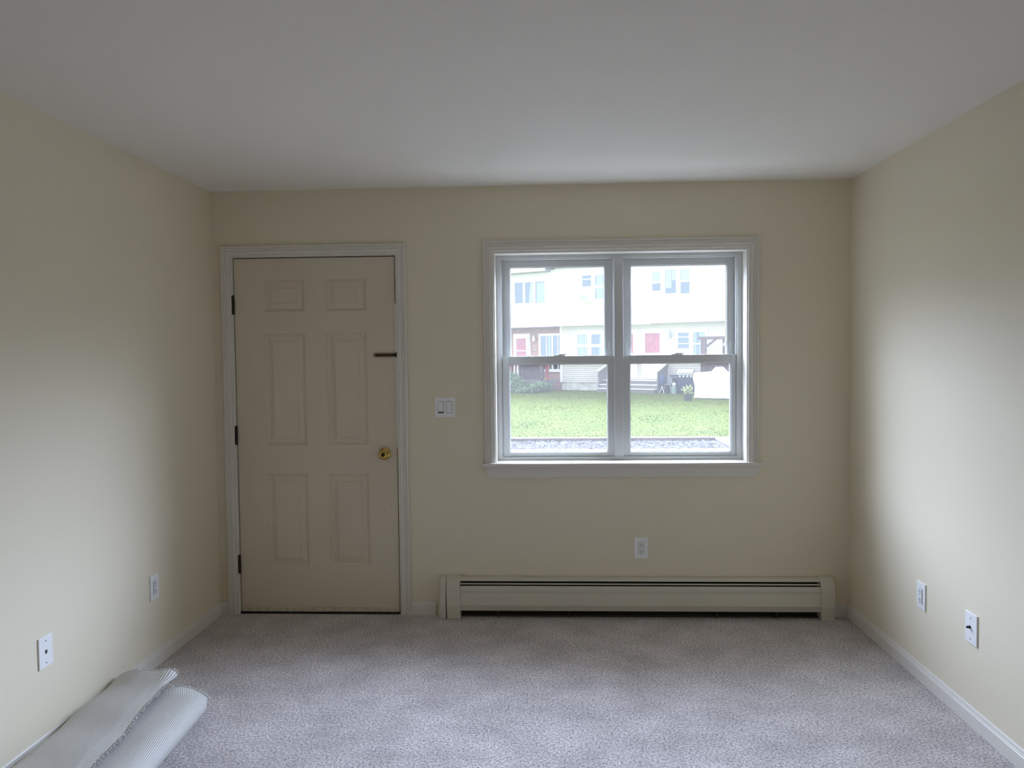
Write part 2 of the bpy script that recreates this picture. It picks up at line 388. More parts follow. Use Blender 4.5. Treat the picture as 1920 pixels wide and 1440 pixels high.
MB().box(1.0510, -0.002, 0.97, 1.0562, 0.007, 1.79).build('light_leak_strip', CREAMW, door, loc=R0)['label'] = 'pale strip standing for light leaking past the door edge'  # pale strip added to imitate light leaking through the door gap
for z in (1.738, 0.988, 0.237):
    m = MB(); m.box(0.108, -0.0035, z, 0.1195, 0.003, z+0.108, bev=0.001)
    for k in range(5):
        m.lathe([(0.0055, 0), (0.0062, 0.001), (0.0062, 0.0195), (0.0055, 0.0205)], (0.1205, -0.004, z+0.002+k*0.0208), (0, 0, 1), 14)
    m.lathe([(0.002, 0), (0.0045, 0.001), (0.0035, 0.004), (0.0002, 0.006)], (0.1205, -0.004, z+0.107), (0, 0, 1), 12)
    m.build('hinge', BRONZE, door, smooth=True, loc=R0)
kn = MB().lathe([(0.0, 0), (0.034, 0.0), (0.0355, 0.002), (0.034, 0.006), (0.026, 0.010), (0.015, 0.012), (0.012, 0.016)], (0.979, LY, 0.932), (0, -1, 0), 40).build('knob_rosette', BRASS, door, smooth='all', loc=R0)
kb = MB().lathe([(0.0115, 0.010), (0.0115, 0.024), (0.017, 0.029), (0.0245, 0.036), (0.0275, 0.044), (0.0270, 0.052), (0.0225, 0.059), (0.016, 0.0625), (0.0125, 0.0615), (0.011, 0.060)], (0.979, LY, 0.932), (0, -1, 0), 40).build('door_knob', BRASS, door, smooth='all', loc=R0)
kb['label'] = 'round polished brass door knob'
MB().lathe([(0.0, 0.0595), (0.0085, 0.0595), (0.0085, 0.0625), (0.006, 0.064), (0.0, 0.0642)], (0.979, LY, 0.932), (0, -1, 0), 20).build('thumb_button', BRONZE, kb, smooth=True)
m = MB(); m.box(1.0535, 0.004, 0.900, 1.0565, 0.034, 0.966, bev=0.001); m.box(1.0470, 0.014, 0.922, 1.0545, 0.026, 0.944, bev=0.002)
m.build('strike_plate', BRASS, door, loc=R0)['label'] = 'brass strike plate and latch bolt'
# swing bar door guard
m = MB()
for z in (1.4905, 1.5035): m.box(0.934, -0.004, z-0.0022, 1.047, 0.008, z+0.0022, bev=0.001)
for x in (0.9335, 1.043): m.lathe([(0.0, 0), (0.0088, 0), (0.0088, 0.011), (0.006, 0.013), (0.0, 0.013)], (x, LY, 1.497), (0, -1, 0), 18)
m.box(1.038, -0.004, 1.489, 1.0505, 0.010, 1.505, bev=0.001)
g = m.build('door_guard', BRONZE, door, smooth=True, loc=R0); g['label'] = 'dark bronze swing bar guard'
MB().box(0.940, 0.0045, 1.4925, 1.040, 0.0085, 1.5015).build('guard_bar', COPPER, g)
MB().lathe([(0.0, 0.012), (0.0048, 0.012), (0.004, 0.0155), (0.0, 0.016)], (0.9335, LY, 1.497), (0, -1, 0), 14).build('ball_stud', STEEL, g, smooth=True)
MB().box(1.0515, -0.010, 1.484, 1.0600, 0.004, 1.510, bev=0.001).build('guard_bracket', BLACK, g)

# ------------------------------------------------------------------ window
W0 = (2.3245, 0.0, 0.877)
win = empty('window_1', W0, 'white double hung twin window with stool and apron looking onto the lawn', 'window', 'structure')
R1 = rel(W0)
casing(1.615, 3.034, 0.877, 2.0745).build('window_casing', TRIMP, win, smooth=True, loc=R1)
m = MB()
m.box(JL-0.012, 0.0, 0.877, JL, 0.165, JT+0.012); m.box(JR, 0.0, 0.877, JR+0.012, 0.165, JT+0.012); m.box(JL, 0.0, JT, JR, 0.165, JT+0.012)
m.build('window_jamb', TRIMP, win, loc=R1)
m = MB(); m.box(1.543, -0.030, 0.858, 3.120, 0.0, 0.877, bev=0.0035)
m.box(JL-0.010, -0.004, 0.8585, JR+0.010, 0.16, 0.877)
m.build('window_stool', TRIMP, win, loc=R1)['label'] = 'white window stool board with horns'
m = MB()
prof = [(-0.000, 0.857), (-0.021, 0.857), (-0.021, 0.851), (-0.016, 0.846), (-0.017, 0.838), (-0.015, 0.815), (-0.012, 0.802), (-0.010, 0.795), (0.0, 0.795)]
def xl(z): return 1.578 - (z-0.795)*0.36
def xr(z): return 3.084 + (z-0.795)*0.30
A = [Vector((xl(z), y, z)) for y, z in prof]; B = [Vector((xr(z), y, z)) for y, z in prof]
m.loops([A, B]); m.build('window_apron', TRIMP, win, smooth=True, loc=R1)
# vinyl frame
FY = 0.100
m = MB()
m.box(JL, FY, 0.877, 1.649, 0.185, JT, bev=0.002); m.box(3.000, FY, 0.877, JR, 0.185, JT, bev=0.002)
m.box(1.649, FY, 2.044, 3.000, 0.185, JT, bev=0.002); m.box(1.649, FY, 0.877, 3.000, 0.185, 0.8965, bev=0.002)
for x0, x1 in ((1.649, 1.6545), (2.9945, 3.000), (2.296, 2.3005), (2.3505, 2.355)):
    m.box(x0, FY+0.010, 0.8965, x1, 0.18, 2.044)
m.box(1.6545, FY+0.010, 2.038, 2.9945, 0.18, 2.044)
m.build('window_frame', VINYL, win, loc=R1)
MB().box(2.300, FY-0.003, 0.8965, 2.351, 0.185, 2.044, bev=0.002).build('mullion', VINYL, win, loc=R1)
def sash(x0, x1, z0, z1, gx0, gx1, gz0, gz1, y0, y1, upper):
    m = MB()
    m.box(x0, y0, z0, gx0, y1, z1, bev=0.002); m.box(gx1, y0, z0, x1, y1, z1, bev=0.002)
    m.box(gx0, y0, z0, gx1, y1, gz0, bev=0.002); m.box(gx0, y0, gz1, gx1, y1, z1, bev=0.002)
    # glazing bead
    b = 0.004; ym = y0 + 0.010
    m.box(gx0, ym, gz0, gx0+b, y1-0.004, gz1); m.box(gx1-b, ym, gz0, gx1, y1-0.004, gz1)
    m.box(gx0, ym, gz0, gx1, y1-0.004, gz0+b); m.box(gx0, ym, gz1-b, gx1, y1-0.004, gz1)
    s = m.build('upper_sash' if upper else 'lower_sash', VINYL, win, loc=R1)
    p = MB(); yc = (y0+y1)/2 + 0.002; p.box(gx0+0.001, yc, gz0+0.001, gx1-0.001, yc+0.003, gz1-0.001); p.build('pane', PANE, s)
    return s
US = [sash(1.6555, 2.2990, 1.446, 2.037, 1.701, 2.250, 1.476, 1.999, 0.150, 0.178, True),
      sash(2.3520, 2.9935, 1.446, 2.037, 2.401, 2.951, 1.476, 1.999, 0.150, 0.178, True)]
LS = [sash(1.6555, 2.2990, 0.898, 1.4815, 1.694, 2.2625, 0.9205, 1.4340, 0.113, 0.142, False),
      sash(2.3520, 2.9935, 0.898, 1.4815, 2.391, 2.966, 0.9205, 1.4340, 0.113, 0.142, False)]
for s, xc in zip(LS, (1.985, 2.660)):
    m = MB(); m.box(xc-0.032, 0.118, 1.4815, xc+0.032, 0.140, 1.4865, bev=0.001); m.lathe([(0.0, 0), (0.011, 0), (0.010, 0.007), (0, 0.008)], (xc, 0.129, 1.486), (0, 0, 1), 18)
    m.build('sash_lock', VINYL, s, smooth=True)
    MB().box(xc+0.004, 0.116, 1.4872, xc+0.040, 0.124, 1.4925, bev=0.001).build('lock_lever', simple('grey_lock_metal', (0.25, 0.25, 0.25), 0.4, metal=0.5), s)
for s, xc in ((US[0], 2.2745), (US[1], 2.3765), (US[1], 2.9720)):
    MB().box(xc-0.004, 0.1485, 1.515, xc+0.004, 0.1505, 1.560, bev=0.0008).build('tilt_latch', PLATE2, s)
for (x0, x1) in ((1.658, 2.297), (2.354, 2.991)):
    MB().box(x0, 0.1815, 0.898, x1, 0.1825, 1.460).build('insect_screen', SCREEN, win, loc=R1)

# ------------------------------------------------------------------ wall plates
def plate_frame(t, w, h, th=0.006):
    m = MB(); m.box(-w/2, -th, -h/2, w/2, 0, h/2, bev=0.0025); return m
def place(t, wall, a, z):
    """wall: 'back' (a = x), 'left' / 'right' (a = y)"""
    if wall == 'back': t.location = (a, 0, z)
    elif wall == 'left': t.location = (0, a, z); t.rotation_euler[2] = PI/2
    else: t.location = (W, a, z); t.rotation_euler[2] = -PI/2
def receptacle(label, wall, a, z, w=0.078, h=0.121):
    t = empty('power_outlet', (0, 0, 0), label, 'outlet', None, 'rectangular power outlets on the walls'); place(t, wall, a, z)
    plate_frame(t, w, h).build('cover_plate', PLATE, t)
    m = MB(); m.box(-0.0168, -0.0068, -0.0335, 0.0168, -0.0055, 0.0335)
    g = m.build('gap_line', simple('grey_gap', (0.22, 0.22, 0.22), 0.6), t)
    f = MB(); f.box(-0.0155, -0.0095, -0.0325, 0.0155, -0.006, 0.0325, bev=0.0012); rc = f.build('receptacle', PLATE2, t)
    m = MB()
    for dz in (0.0185, -0.019):
        m.box(-0.0077, -0.0101, dz-0.001, -0.0050, -0.0092, dz+0.0075); m.box(0.0050, -0.0101, dz-0.0005, 0.0074, -0.0092, dz+0.0065)
        m.lathe([(0, 0), (0.0030, 0), (0.0030, 0.0008), (0, 0.0008)], (0, -0.0093, dz-0.0085), (0, -1, 0), 14)
    m.build('socket_slots', BLACK, rc)
    for dz in (0.0485, -0.0485):
        s = MB(); s.lathe([(0, 0), (0.003, 0), (0.0025, 0.001), (0, 0.0012)], (0, -0.006, dz), (0, -1, 0), 14); s.build('screw', PLATE2, t, smooth=True)
    return t
receptacle('white power outlet below the window above the baseboard heater', 'back', 2.437, 0.390)
receptacle('white power outlet on left wall nearer the door, dimly lit', 'left', -0.757, 0.385)
receptacle('white power outlet on right wall nearer the corner', 'right', -0.853, 0.387)
# double rocker switch
t = empty('light_switch', (0, 0, 0), 'white double rocker light switch between door and window', 'light switch'); place(t, 'back', 1.331, 1.197)
plate_frame(t, 0.116, 0.114).build('cover_plate', PLATE, t)
for i, x in enumerate((-0.0235, 0.0235)):
    s = -1 if i == 0 else -0.3
    MB().box(x-0.0168, -0.0068, -0.0345, x+0.0168, -0.0055, 0.0345).build('gap_line', simple('dark_gap', (0.10, 0.10, 0.10), 0.6), t)
    m = MB(); m.loops([[(x-0.015, -0.0065, -0.0325), (x-0.015, -0.0085-0.0025*s, -0.0325), (x-0.015, -0.0095, 0), (x-0.015, -0.0085+0.0025*s, 0.0325), (x-0.015, -0.0065, 0.0325)],
                       [(x+0.015, -0.0065, -0.0325), (x+0.015, -0.0085-0.0025*s, -0.0325), (x+0.015, -0.0095, 0), (x+0.015, -0.0085+0.0025*s, 0.0325), (x+0.015, -0.0065, 0.0325)]])
    m.build('rocker', PLATE, t)
# phone jack plate
t = empty('phone_jack', (0, 0, 0), 'white phone jack plate on left wall above the rolled carpet', 'wall jack'); place(t, 'left', -1.579, 0.388)
plate_frame(t, 0.080, 0.120).build('cover_plate', PLATE, t)
m = MB(); m.box(-0.0055, -0.0072, -0.005, 0.0055, -0.0055, 0.006); m.box(-0.0025, -0.0072, -0.0085, 0.0025, -0.0055, -0.004)
m.build('jack_socket', BLACK, t)['label'] = 'black jack opening'
for dz in (0.042, -0.042):
    MB().lathe([(0, 0), (0.0032, 0), (0.0027, 0.001), (0, 0.0012)], (0, -0.006, dz), (0, -1, 0), 14).build('screw', STEEL, t, smooth=True)
# cable jack plate
t = empty('cable_jack', (0, 0, 0), 'white coaxial cable plate on right wall, nearer of the two plates there', 'wall jack'); place(t, 'right', -1.270, 0.387)
plate_frame(t, 0.086, 0.124).build('cover_plate', PLATE, t)
m = MB(); m.lathe([(0.0, 0), (0.0065, 0), (0.0065, 0.003), (0.0048, 0.003), (0.0048, 0.013), (0.004, 0.014), (0, 0.014)], (-0.004, -0.006, 0.004), (0, -1, 0), 16)
m.build('coaxial_stub', simple('dark_metal', (0.03, 0.03, 0.03), 0.4, metal=0.7), t, smooth=True)['label'] = 'dark threaded connector'
for dz in (0.042, -0.042):
    MB().lathe([(0, 0), (0.0034, 0), (0.0028, 0.0012), (0, 0.0014)], (0, -0.006, dz), (0, -1, 0), 14).build('screw', STEEL, t, smooth=True)

# ------------------------------------------------------------------ baseboard heater
H0 = (2.39, 0.0, 0.0)
ht = empty('baseboard_heater', H0, 'long beige metal baseboard heater on the floor under the window', 'heater')
R2 = rel(H0)
def strip(pts, x0, x1, t=0.0015):
    """bent sheet: open profile (y, z) thickened and run along x"""
    P = [Vector((0, y, z)) for y, z in pts]; back = []
    for i, p in enumerate(P):
        d = (P[min(i+1, len(P)-1)] - P[max(i-1, 0)]).normalized(); back.append(p + Vector((0, -d.z, d.y))*t)
    ring = [(p.y, p.z) for p in P] + [(p.y, p.z) for p in reversed(back)]
    return MB().prism(ring, 'x', x0, x1)
HX0, HX1 = 1.385, 3.445
MB().box(HX0, -0.004, 0.0, HX1, 0.0, 0.222).build('back_plate', simple('heater_inner_shade', (0.03, 0.025, 0.02), 0.8), ht, loc=R2)  # dark colour stands for the shade inside the heater
strip([(-0.001, 0.226), (-0.012, 0.228), (-0.030, 0.2265), (-0.043, 0.222), (-0.050, 0.2150), (-0.0505, 0.2110)], HX0, HX1).build('hood', HEATP, ht, smooth=True, loc=R2)
strip([(-0.050, 0.1995), (-0.0560, 0.1980), (-0.0575, 0.1940)], HX0, HX1).build('damper_blade', HEATP, ht, smooth=True, loc=R2)
strip([(-0.057, 0.1860), (-0.0625, 0.1845), (-0.0655, 0.179), (-0.0690, 0.1505), (-0.0682, 0.1485), (-0.0700, 0.146), (-0.0720, 0.0815), (-0.0735, 0.079), (-0.0725, 0.076), (-0.0700, 0.060), (-0.0640, 0.046), (-0.056, 0.0445)], HX0, HX1).build('front_panel', HEATP, ht, smooth=True, loc=R2)
m = MB(); m.tube([(HX0, -0.032, 0.110), (HX1, -0.032, 0.110)], 0.011, 14); m.build('water_pipe', COPPER, ht, smooth=True, loc=R2)
m = MB()
for i in range(90):
    x = 1.62 + i*0.0185; m.box(x, -0.052, 0.085, x+0.0012, -0.010, 0.140)
fn = m.build('fin_pack', simple('dark_fins', (0.10, 0.09, 0.08), 0.6, metal=0.3), ht, loc=R2); fn['kind'] = 'stuff'  # fins coloured dark too, for the shade behind the slots
DBR = simple('dark_bracket', (0.07, 0.055, 0.04), 0.7)
for x in (1.62, 2.02, 2.85, 3.18):
    MB().box(x, -0.042, 0.0, x+0.006, -0.004, 0.05).build('floor_bracket', DBR, ht, loc=R2)
MB().box(HX0, -0.026, 0.0, HX1, -0.022, 0.012).build('lower_rail', simple('dark_rail', (0.05, 0.042, 0.035), 0.8), ht, loc=R2)  # near-black rail in the gap below the front panel
CAP = [(0.0, 0.002), (-0.078, 0.002), (-0.079, 0.048), (-0.0805, 0.074), (-0.0805, 0.080), (-0.079, 0.084), (-0.078, 0.146), (-0.0765, 0.150), (-0.075, 0.166), (-0.071, 0.186), (-0.062, 0.206), (-0.048, 0.222), (-0.030, 0.232), (-0.012, 0.236), (0.0, 0.236)]
m = MB().prism(CAP, 'x', 3.418, 3.4915); c = m.build('end_cap', HEATP, ht, smooth=True, loc=R2)
CAPL = [(y*0.985, 0.002 + (z-0.002)*0.985) for y, z in CAP]
m = MB().prism(CAPL, 'x', 1.2975, 1.329); m.build('end_cap', HEATP, ht, smooth=True, loc=R2)
m = MB().prism([(y*0.96, 0.002+(z-0.002)*0.96) for y, z in CAP], 'x', 1.329, 1.337); m.build('cap_seam', BLACK, ht, loc=R2)
# filler sleeve, set slightly askew so the seam opens towards the floor
m = MB(); ring = lambda x, dx: [Vector((x + dx*(1 - z/0.236), y, z)) for y, z in CAP]
m.loops([ring(1.331, 0.0055), ring(1.4085, 0.003)]); m.build('splice_sleeve', HEATP, ht, smooth=True, loc=R2)

# ------------------------------------------------------------------ folded carpet remnant, backing side out
C0 = (0.30, -1.2, 0.0)
rug = empty('carpet_remnant', C0, 'rolled carpet remnant, ribbed pale backing outward, lying along the left wall', 'rolled carpet')
R3 = rel(C0)
# cross-section at a given distance v (metres) from the far end: list of (x, z)
def smoothstep(a, b, x):
    t_ = min(1, max(0, (x-a)/(b-a))); return t_*t_*(3-2*t_)
def section(v):
    g = smoothstep(0, 0.8, v); e = 1 - smoothstep(0.0, 0.14, v)       # e: near the far end
    wob = 0.004*math.sin(v*9.0) + 0.003*math.sin(v*21+1)
    xe = 0.305 + 0.122*min(v, 0.85) + 0.0025*math.sin(v*15)              # frayed free edge
    ze = 0.140 + 0.014*e + wob
    lx = 0.020 + 0.030*smoothstep(0.25, 0.8, v)                            # left side leaves the wall
    rr = 0.505 + 0.028*g - 0.030*(e**2)                                    # right bulge
    q0 = [(0.0, -0.002), (-0.005, 0.0), (-0.010, 0.0005), (-0.022, 0.0015), (-0.036, 0.0025)]
    q1 = [(-0.008, -0.030), (0.010, -0.031), (0.022, -0.014), (0.010, 0.006), (-0.018, 0.012)]   # curled corner
    P = [(xe+a0*(1-e)+a1*e, ze+b0*(1-e)+b1*e) for (a0, b0), (a1, b1) in zip(q0, q1)]
    P += [(xe-0.060, ze+0.004), (xe-0.11, ze+0.000), (xe-0.17, ze-0.008), (lx+0.065, ze-0.026), (lx+0.020, ze-0.044), (lx+0.003, ze-0.058),
         (lx, 0.056), (lx+0.004, 0.030), (lx+0.02, 0.010), (lx+0.08, 0.008), (0.25, 0.008), (0.38, 0.008), (rr-0.055, 0.010), (rr-0.022, 0.024),
         (rr-0.004, 0.046), (rr, 0.070-0.006*e), (rr-0.010, 0.094-0.016*e), (rr-0.034, 0.110-0.018*e), (rr-0.072, 0.1175-0.010*e), (rr-0.12, 0.117+wob*0.5), (rr-0.17, 0.113+wob*0.5), (rr-0.23, 0.106), (0.20, 0.098), (0.12, 0.085), (0.09, 0.070)]
    return P
def yend(s):
    """far end outline along the cross-section (s index 0..1)"""
    if s < 0.30: return -1.205 + 0.105*smoothstep(0.02, 0.27, s)
    if s < 0.60: return -1.10 - 0.06*smoothstep(0.30, 0.60, s)
    if s < 0.80: return -1.16 - 0.09*smoothstep(0.56, 0.68, s) - 0.02*smoothstep(0.72, 0.80, s)
    return -1.27 + 0.02*smoothstep(0.80, 1.0, s)
def resample(P, n):
    Q = [Vector((x, 0, z)) for x, z in P]
    # Catmull-Rom through the points
    out = []; segs = len(Q)-1; per = 6
    for i in range(segs):
        p0, p1, p2, p3 = Q[max(i-1, 0)], Q[i], Q[i+1], Q[min(i+2, segs)]
        for k in range(per):
            t_ = k/per
            out.append(0.5*((2*p1) + (p2-p0)*t_ + (2*p0-5*p1+4*p2-p3)*t_*t_ + (3*p1-p0-3*p2+p3)*t_**3))
    out.append(Q[-1]); return out
NV = 90; LEN = 1.75
rows_ = []
for j in range(NV+1):
    v = LEN*(j/NV)**1.25
    rows_.append((v, resample(section(v), 0)))
ns = len(rows_[0][1])
ref = rows_[NV//2][1]; arc = [0.0]
for i in range(1, ns): arc.append(arc[-1] + (ref[i]-ref[i-1]).length)
bm = bmesh.new(); uvl = bm.loops.layers.uv.new('UVMap'); grid = []
for v, pts in rows_:
    grid.append([bm.verts.new((p.x, yend(arc[i]/arc[-1]) - v, p.z)) for i, p in enumerate(pts)])
for j in range(NV):
    for i in range(ns-1):
        f = bm.faces.new((grid[j][i], grid[j][i+1], grid[j+1][i+1], grid[j+1][i])); f.smooth = True
        for lp, (ii, jj) in zip(f.loops, ((i, j), (i+1, j), (i+1, j+1), (i, j+1))):
            lp[uvl].uv = (arc[ii] + 0.05*rows_[jj][0], rows_[jj][0] - yend(arc[ii]/arc[-1]))
me = bpy.data.meshes.new('backing_cloth'); bm.to_mesh(me); bm.free()
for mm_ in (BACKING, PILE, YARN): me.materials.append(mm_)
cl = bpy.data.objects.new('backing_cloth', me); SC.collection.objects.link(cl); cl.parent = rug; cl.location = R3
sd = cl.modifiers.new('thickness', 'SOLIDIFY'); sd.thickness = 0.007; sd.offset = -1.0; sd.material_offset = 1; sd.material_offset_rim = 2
# frayed yarn tufts along the cut edge of the flap and round the far end
m = MB()
y = 0.0
while y < 1.15:
    s_ = section(y); px, pz = s_[0]; yy = yend(0.0) - y
    ln = random.uniform(0.006, 0.016); a = random.uniform(-1.2, 1.2)
    m.tube([(px-0.004, yy, pz+0.001), (px+ln*0.6, yy+ln*a*0.5, pz+0.004), (px+ln, yy+ln*a, pz-0.004-random.random()*0.004)], [0.0024, 0.0021, 0.0009], 5)
    y += random.uniform(0.007, 0.017)
m.build('frayed_edge', YARN, rug, smooth='all', loc=R3)['kind'] = 'stuff'
m = MB()
top = rows_[0][1]
for i in range(0, ns, 1):
    if i in range(45, 92): continue
    for k in range(2 if i > 100 else 1):
        p = top[i]; yy = yend(arc[i]/arc[-1]); up = random.uniform(-0.002, 0.006)
        m.tube([(p.x, yy-0.002, p.z+0.001), (p.x+random.uniform(-0.003, 0.003), yy+0.004, p.z+up*0.6), (p.x+random.uniform(-0.006, 0.006), yy+random.uniform(0.005, 0.011), p.z+up)], [0.0018, 0.0015, 0.0007], 5)
m.build('end_fringe', YARN, rug, smooth='all', loc=R3)['kind'] = 'stuff'

# ------------------------------------------------------------------ outdoors: ground
G = -0.17
m = MB(); m.box(-40, 10.75, G-0.3, 60, 60, G)
LAWN = tag(m.build('lawn', TURF), 'wide green lawn between the mulch bed and the houses', 'lawn', 'structure')
m = MB(); m.box(-6, 1.0, G-0.3, 5.09, 10.6, G-0.03)
tag(m.build('mulch_bed', GRAVEL), 'dark speckled mulch bed outside below the window', 'mulch bed', 'structure')
m = MB(); m.box(-6, 10.6, G-0.3, 5.09, 10.8, G+0.02, bev=0.01)
tag(m.build('garden_curb', CURBM), 'pale pinkish curb between mulch bed and lawn', 'curb', 'structure')
m = MB(); m.box(5.09, 1.0, G-0.3, 9.0, 10.8, G+0.01, bev=0.01)
tag(m.build('concrete_path', CURBM), 'pale concrete path at the right end of the mulch bed', 'path', 'structure')
# mulch chips
m = MB()
for i in range(2600):
    x = random.uniform(0.4, 5.0); yq = random.uniform(8.2, 10.55); r_ = random.uniform(0.012, 0.035); a = random.uniform(0, PI)
    dx, dy = math.cos(a)*r_, math.sin(a)*r_; wx, wy = -dy*0.35, dx*0.35; z = G-0.03; t1 = random.uniform(0.003, 0.02); t2 = random.uniform(0.003, 0.02)
    m.quad((x-dx-wx, yq-dy-wy, z+t1), (x+dx-wx, yq+dy-wy, z+t2), (x+dx+wx, yq+dy+wy, z+t2+0.006), (x-dx+wx, yq-dy+wy, z+t1+0.006))
tag(m.build('mulch', simple('pale_wood_chips', (0.055, 0.043, 0.034), 0.9, var=0.6, vscale=30)), 'scattered paler wood chips on the dark mulch bed', 'mulch', 'stuff')
# grass blades
m = MB()
for i in range(16000):
    yq = 10.82 + 19.0*random.random()**1.5
    k = (yq+4.4)/1463.0; cx = 1.92 + (150+random.uniform(-230, 230)-0)*k + 0.0
    cx = 1.92 + (-0.0465)*0 + (random.uniform(-80, 400))*k
    if (cx-3.594)*0.515 + (yq-29.8)*0.857 > -0.3: continue
    h = random.uniform(0.008, 0.024)*(1.5 if math.sin(cx*1.7+yq*0.9)+math.sin(cx*0.6-yq*1.3) > 0.7 else 1.0); a = random.uniform(0, 2*PI); wd = random.uniform(0.004, 0.009)*(1+(yq-10)/14)
    dx, dy = math.cos(a)*wd, math.sin(a)*wd; lx_, ly_ = random.uniform(-0.02, 0.02), random.uniform(-0.02, 0.02)
    vs = [m.bm.verts.new(p) for p in ((cx-dx, yq-dy, G), (cx+dx, yq+dy, G), (cx+lx_, yq+ly_, G+h))]; m.bm.faces.new(vs)
gb = m.build('grass_blades', BLADE, LAWN); gb['kind'] = 'stuff'

# white picket edging just outside the window
P0 = (2.4, 1.2, G-0.2)
pf = empty('picket_fence', P0, 'low white picket fence just outside, only its tops showing above the sill', 'fence')
rp = rel(P0)
for i in range(24):
    x = 1.52 + i*0.0895
    m = MB(); m.prism([(x, G-0.18), (x+0.068, G-0.18), (x+0.068, 0.796), (x+0.064, 0.801), (x+0.004, 0.801), (x, 0.796)], 'y', 1.2, 1.222)
    m.build('picket', PICKETM, pf, loc=rp)
for z in (0.10, 0.722):
    MB().box(1.45, 1.222, z, 3.75, 1.26, z+0.07).build('fence_rail', PICKETM, pf, loc=rp)

# ------------------------------------------------------------------ outdoors: the row of houses (local x along the front, -y towards the viewer)
FA = (3.5936, 29.7987, 0.0); FR = -math.radians(31)
def fl(u, off, z=G):
    c, s = math.cos(FR), math.sin(FR); x, yq = u, -off
    return (FA[0] + x*c - yq*s, FA[1] + x*s + yq*c, z)
def clap(u0, u1, z0, z1, yb, yf, ex=0.088, lap=0.012):
    """lapped siding: sawtooth front run along x"""
    pts = [(yb, z0)]; z = z0
    while z < z1-0.01:
        zt = min(z+ex, z1); pts += [(yf-lap, z), (yf, zt)]; z = zt
    pts += [(yb, z1)]
    return MB().prism(pts, 'x', u0, u1)

def far_window(parent, u0, u1, z0, z1, yf, lights, frame=0.07, curtain=None, name='window', head=0.07):
    """window unit standing 6 cm proud of the wall; lights = list of (u0,u1,z0,z1) panes"""
    m = MB(); fy = yf-0.07
    # frame as a solid board pierced by the lights: build as strips between them
    us = sorted({u0, u1, *[l[0] for l in lights], *[l[1] for l in lights]}); zs_ = sorted({z0, z1, *[l[2] for l in lights], *[l[3] for l in lights]})
    for i in range(len(us)-1):
        for j in range(len(zs_)-1):
            uc, zc = (us[i]+us[i+1])/2, (zs_[j]+zs_[j+1])/2
            if not any(l[0] < uc < l[1] and l[2] < zc < l[3] for l in lights):
                m.box(us[i], fy, zs_[j], us[i+1], yf-0.02, zs_[j+1])
    bmesh.ops.remove_doubles(m.bm, verts=m.bm.verts, dist=1e-4)
    f = m.build(name, SIDE_EDGE, parent)
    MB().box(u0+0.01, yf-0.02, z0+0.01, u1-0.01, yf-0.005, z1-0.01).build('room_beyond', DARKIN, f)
    for l in lights:
        MB().box(l[0], yf-0.050, l[2], l[1], yf-0.046, l[3]).build('pane', FARGLASS, f)
    if curtain:
        for (a, b, zb, zt, mt, slant) in curtain:
            n = max(6, int((b-a)/0.03)); top, bot = [], []
            for k in range(n+1):
                x = a+(b-a)*k/n; o = 0.008*math.sin(k*1.9)
                top.append((x, yf-0.032+o*0.5, zt)); bot.append((x+slant, yf-0.032+o, zb))
            q = MB(); q.loops([top, bot], close=False); q.build('curtain', mt, f)
    return f

# ---- siding house (upper storey overhangs by 0.4 m)
hb = empty('townhouse', FA, 'pale sided two storey house with red door and overhanging upper floor', 'house', rz=FR)
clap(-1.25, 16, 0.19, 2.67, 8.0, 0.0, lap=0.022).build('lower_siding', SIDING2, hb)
MB().box(-1.24, 0.02, G-0.3, 16, 8.0, 0.19).build('foundation', FOUND, hb)
MB().box(-1.32, -0.03, 0.17, -1.20, 0.12, 2.67).build('corner_board', SIDE_EDGE, hb)
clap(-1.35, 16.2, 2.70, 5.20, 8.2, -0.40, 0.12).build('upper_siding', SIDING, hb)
MB().box(-1.35, -0.42, 2.655, 16.2, 8.2, 2.70).build('overhang_soffit', SIDE_EDGE, hb)
m = MB(); m.prism([(-0.75, 5.20), (-0.75, 5.36), (3.9, 7.2), (8.6, 5.36), (8.6, 5.20)], 'x', -1.5, 16.4); m.build('roof', ROOFM, hb)
MB().box(-1.5, -0.85, 5.20, 16.4, -0.75, 5.37).build('gutter', SIDE_EDGE, hb)
far_window(hb, -0.51, 0.87, 1.04, 2.40, 0.0, [(-0.40, 0.09, 1.84, 2.28), (-0.40, 0.09, 1.23, 1.72), (0.28, 0.77, 1.84, 2.27), (0.28, 0.77, 1.23, 1.72)],
           curtain=[(-0.38, -0.10, 1.10, 2.28, CURTAIN, 0.0), (-0.08, 0.05, 1.10, 2.28, WHITEC, 0.0), (0.68, 0.78, 1.10, 2.28, WHITEC, -0.06)])
far_window(hb, -0.05, 1.25, 3.62, 4.86, -0.40, [(0.06, 0.50, 4.31, 4.60), (0.06, 0.50, 4.64, 4.79), (0.69, 1.14, 4.33, 4.76), (0.69, 1.14, 3.76, 4.21)],
           curtain=[(0.72, 1.12, 3.7, 4.75, CURTAIN, 0.0)])
far_window(hb, 4.11, 5.47, 1.20, 2.38, 0.0, [(4.23, 4.70, 2.09, 2.25), (4.23, 4.70, 1.82, 2.05), (4.23, 4.70, 1.61, 1.79), (4.88, 5.35, 1.82, 2.26), (4.88, 5.35, 1.37, 1.76)],
           curtain=[(5.12, 5.32, 1.3, 2.26, CURTAIN, 0.0), (4.90, 4.98, 1.3, 2.26, CURTAIN, 0.0)])
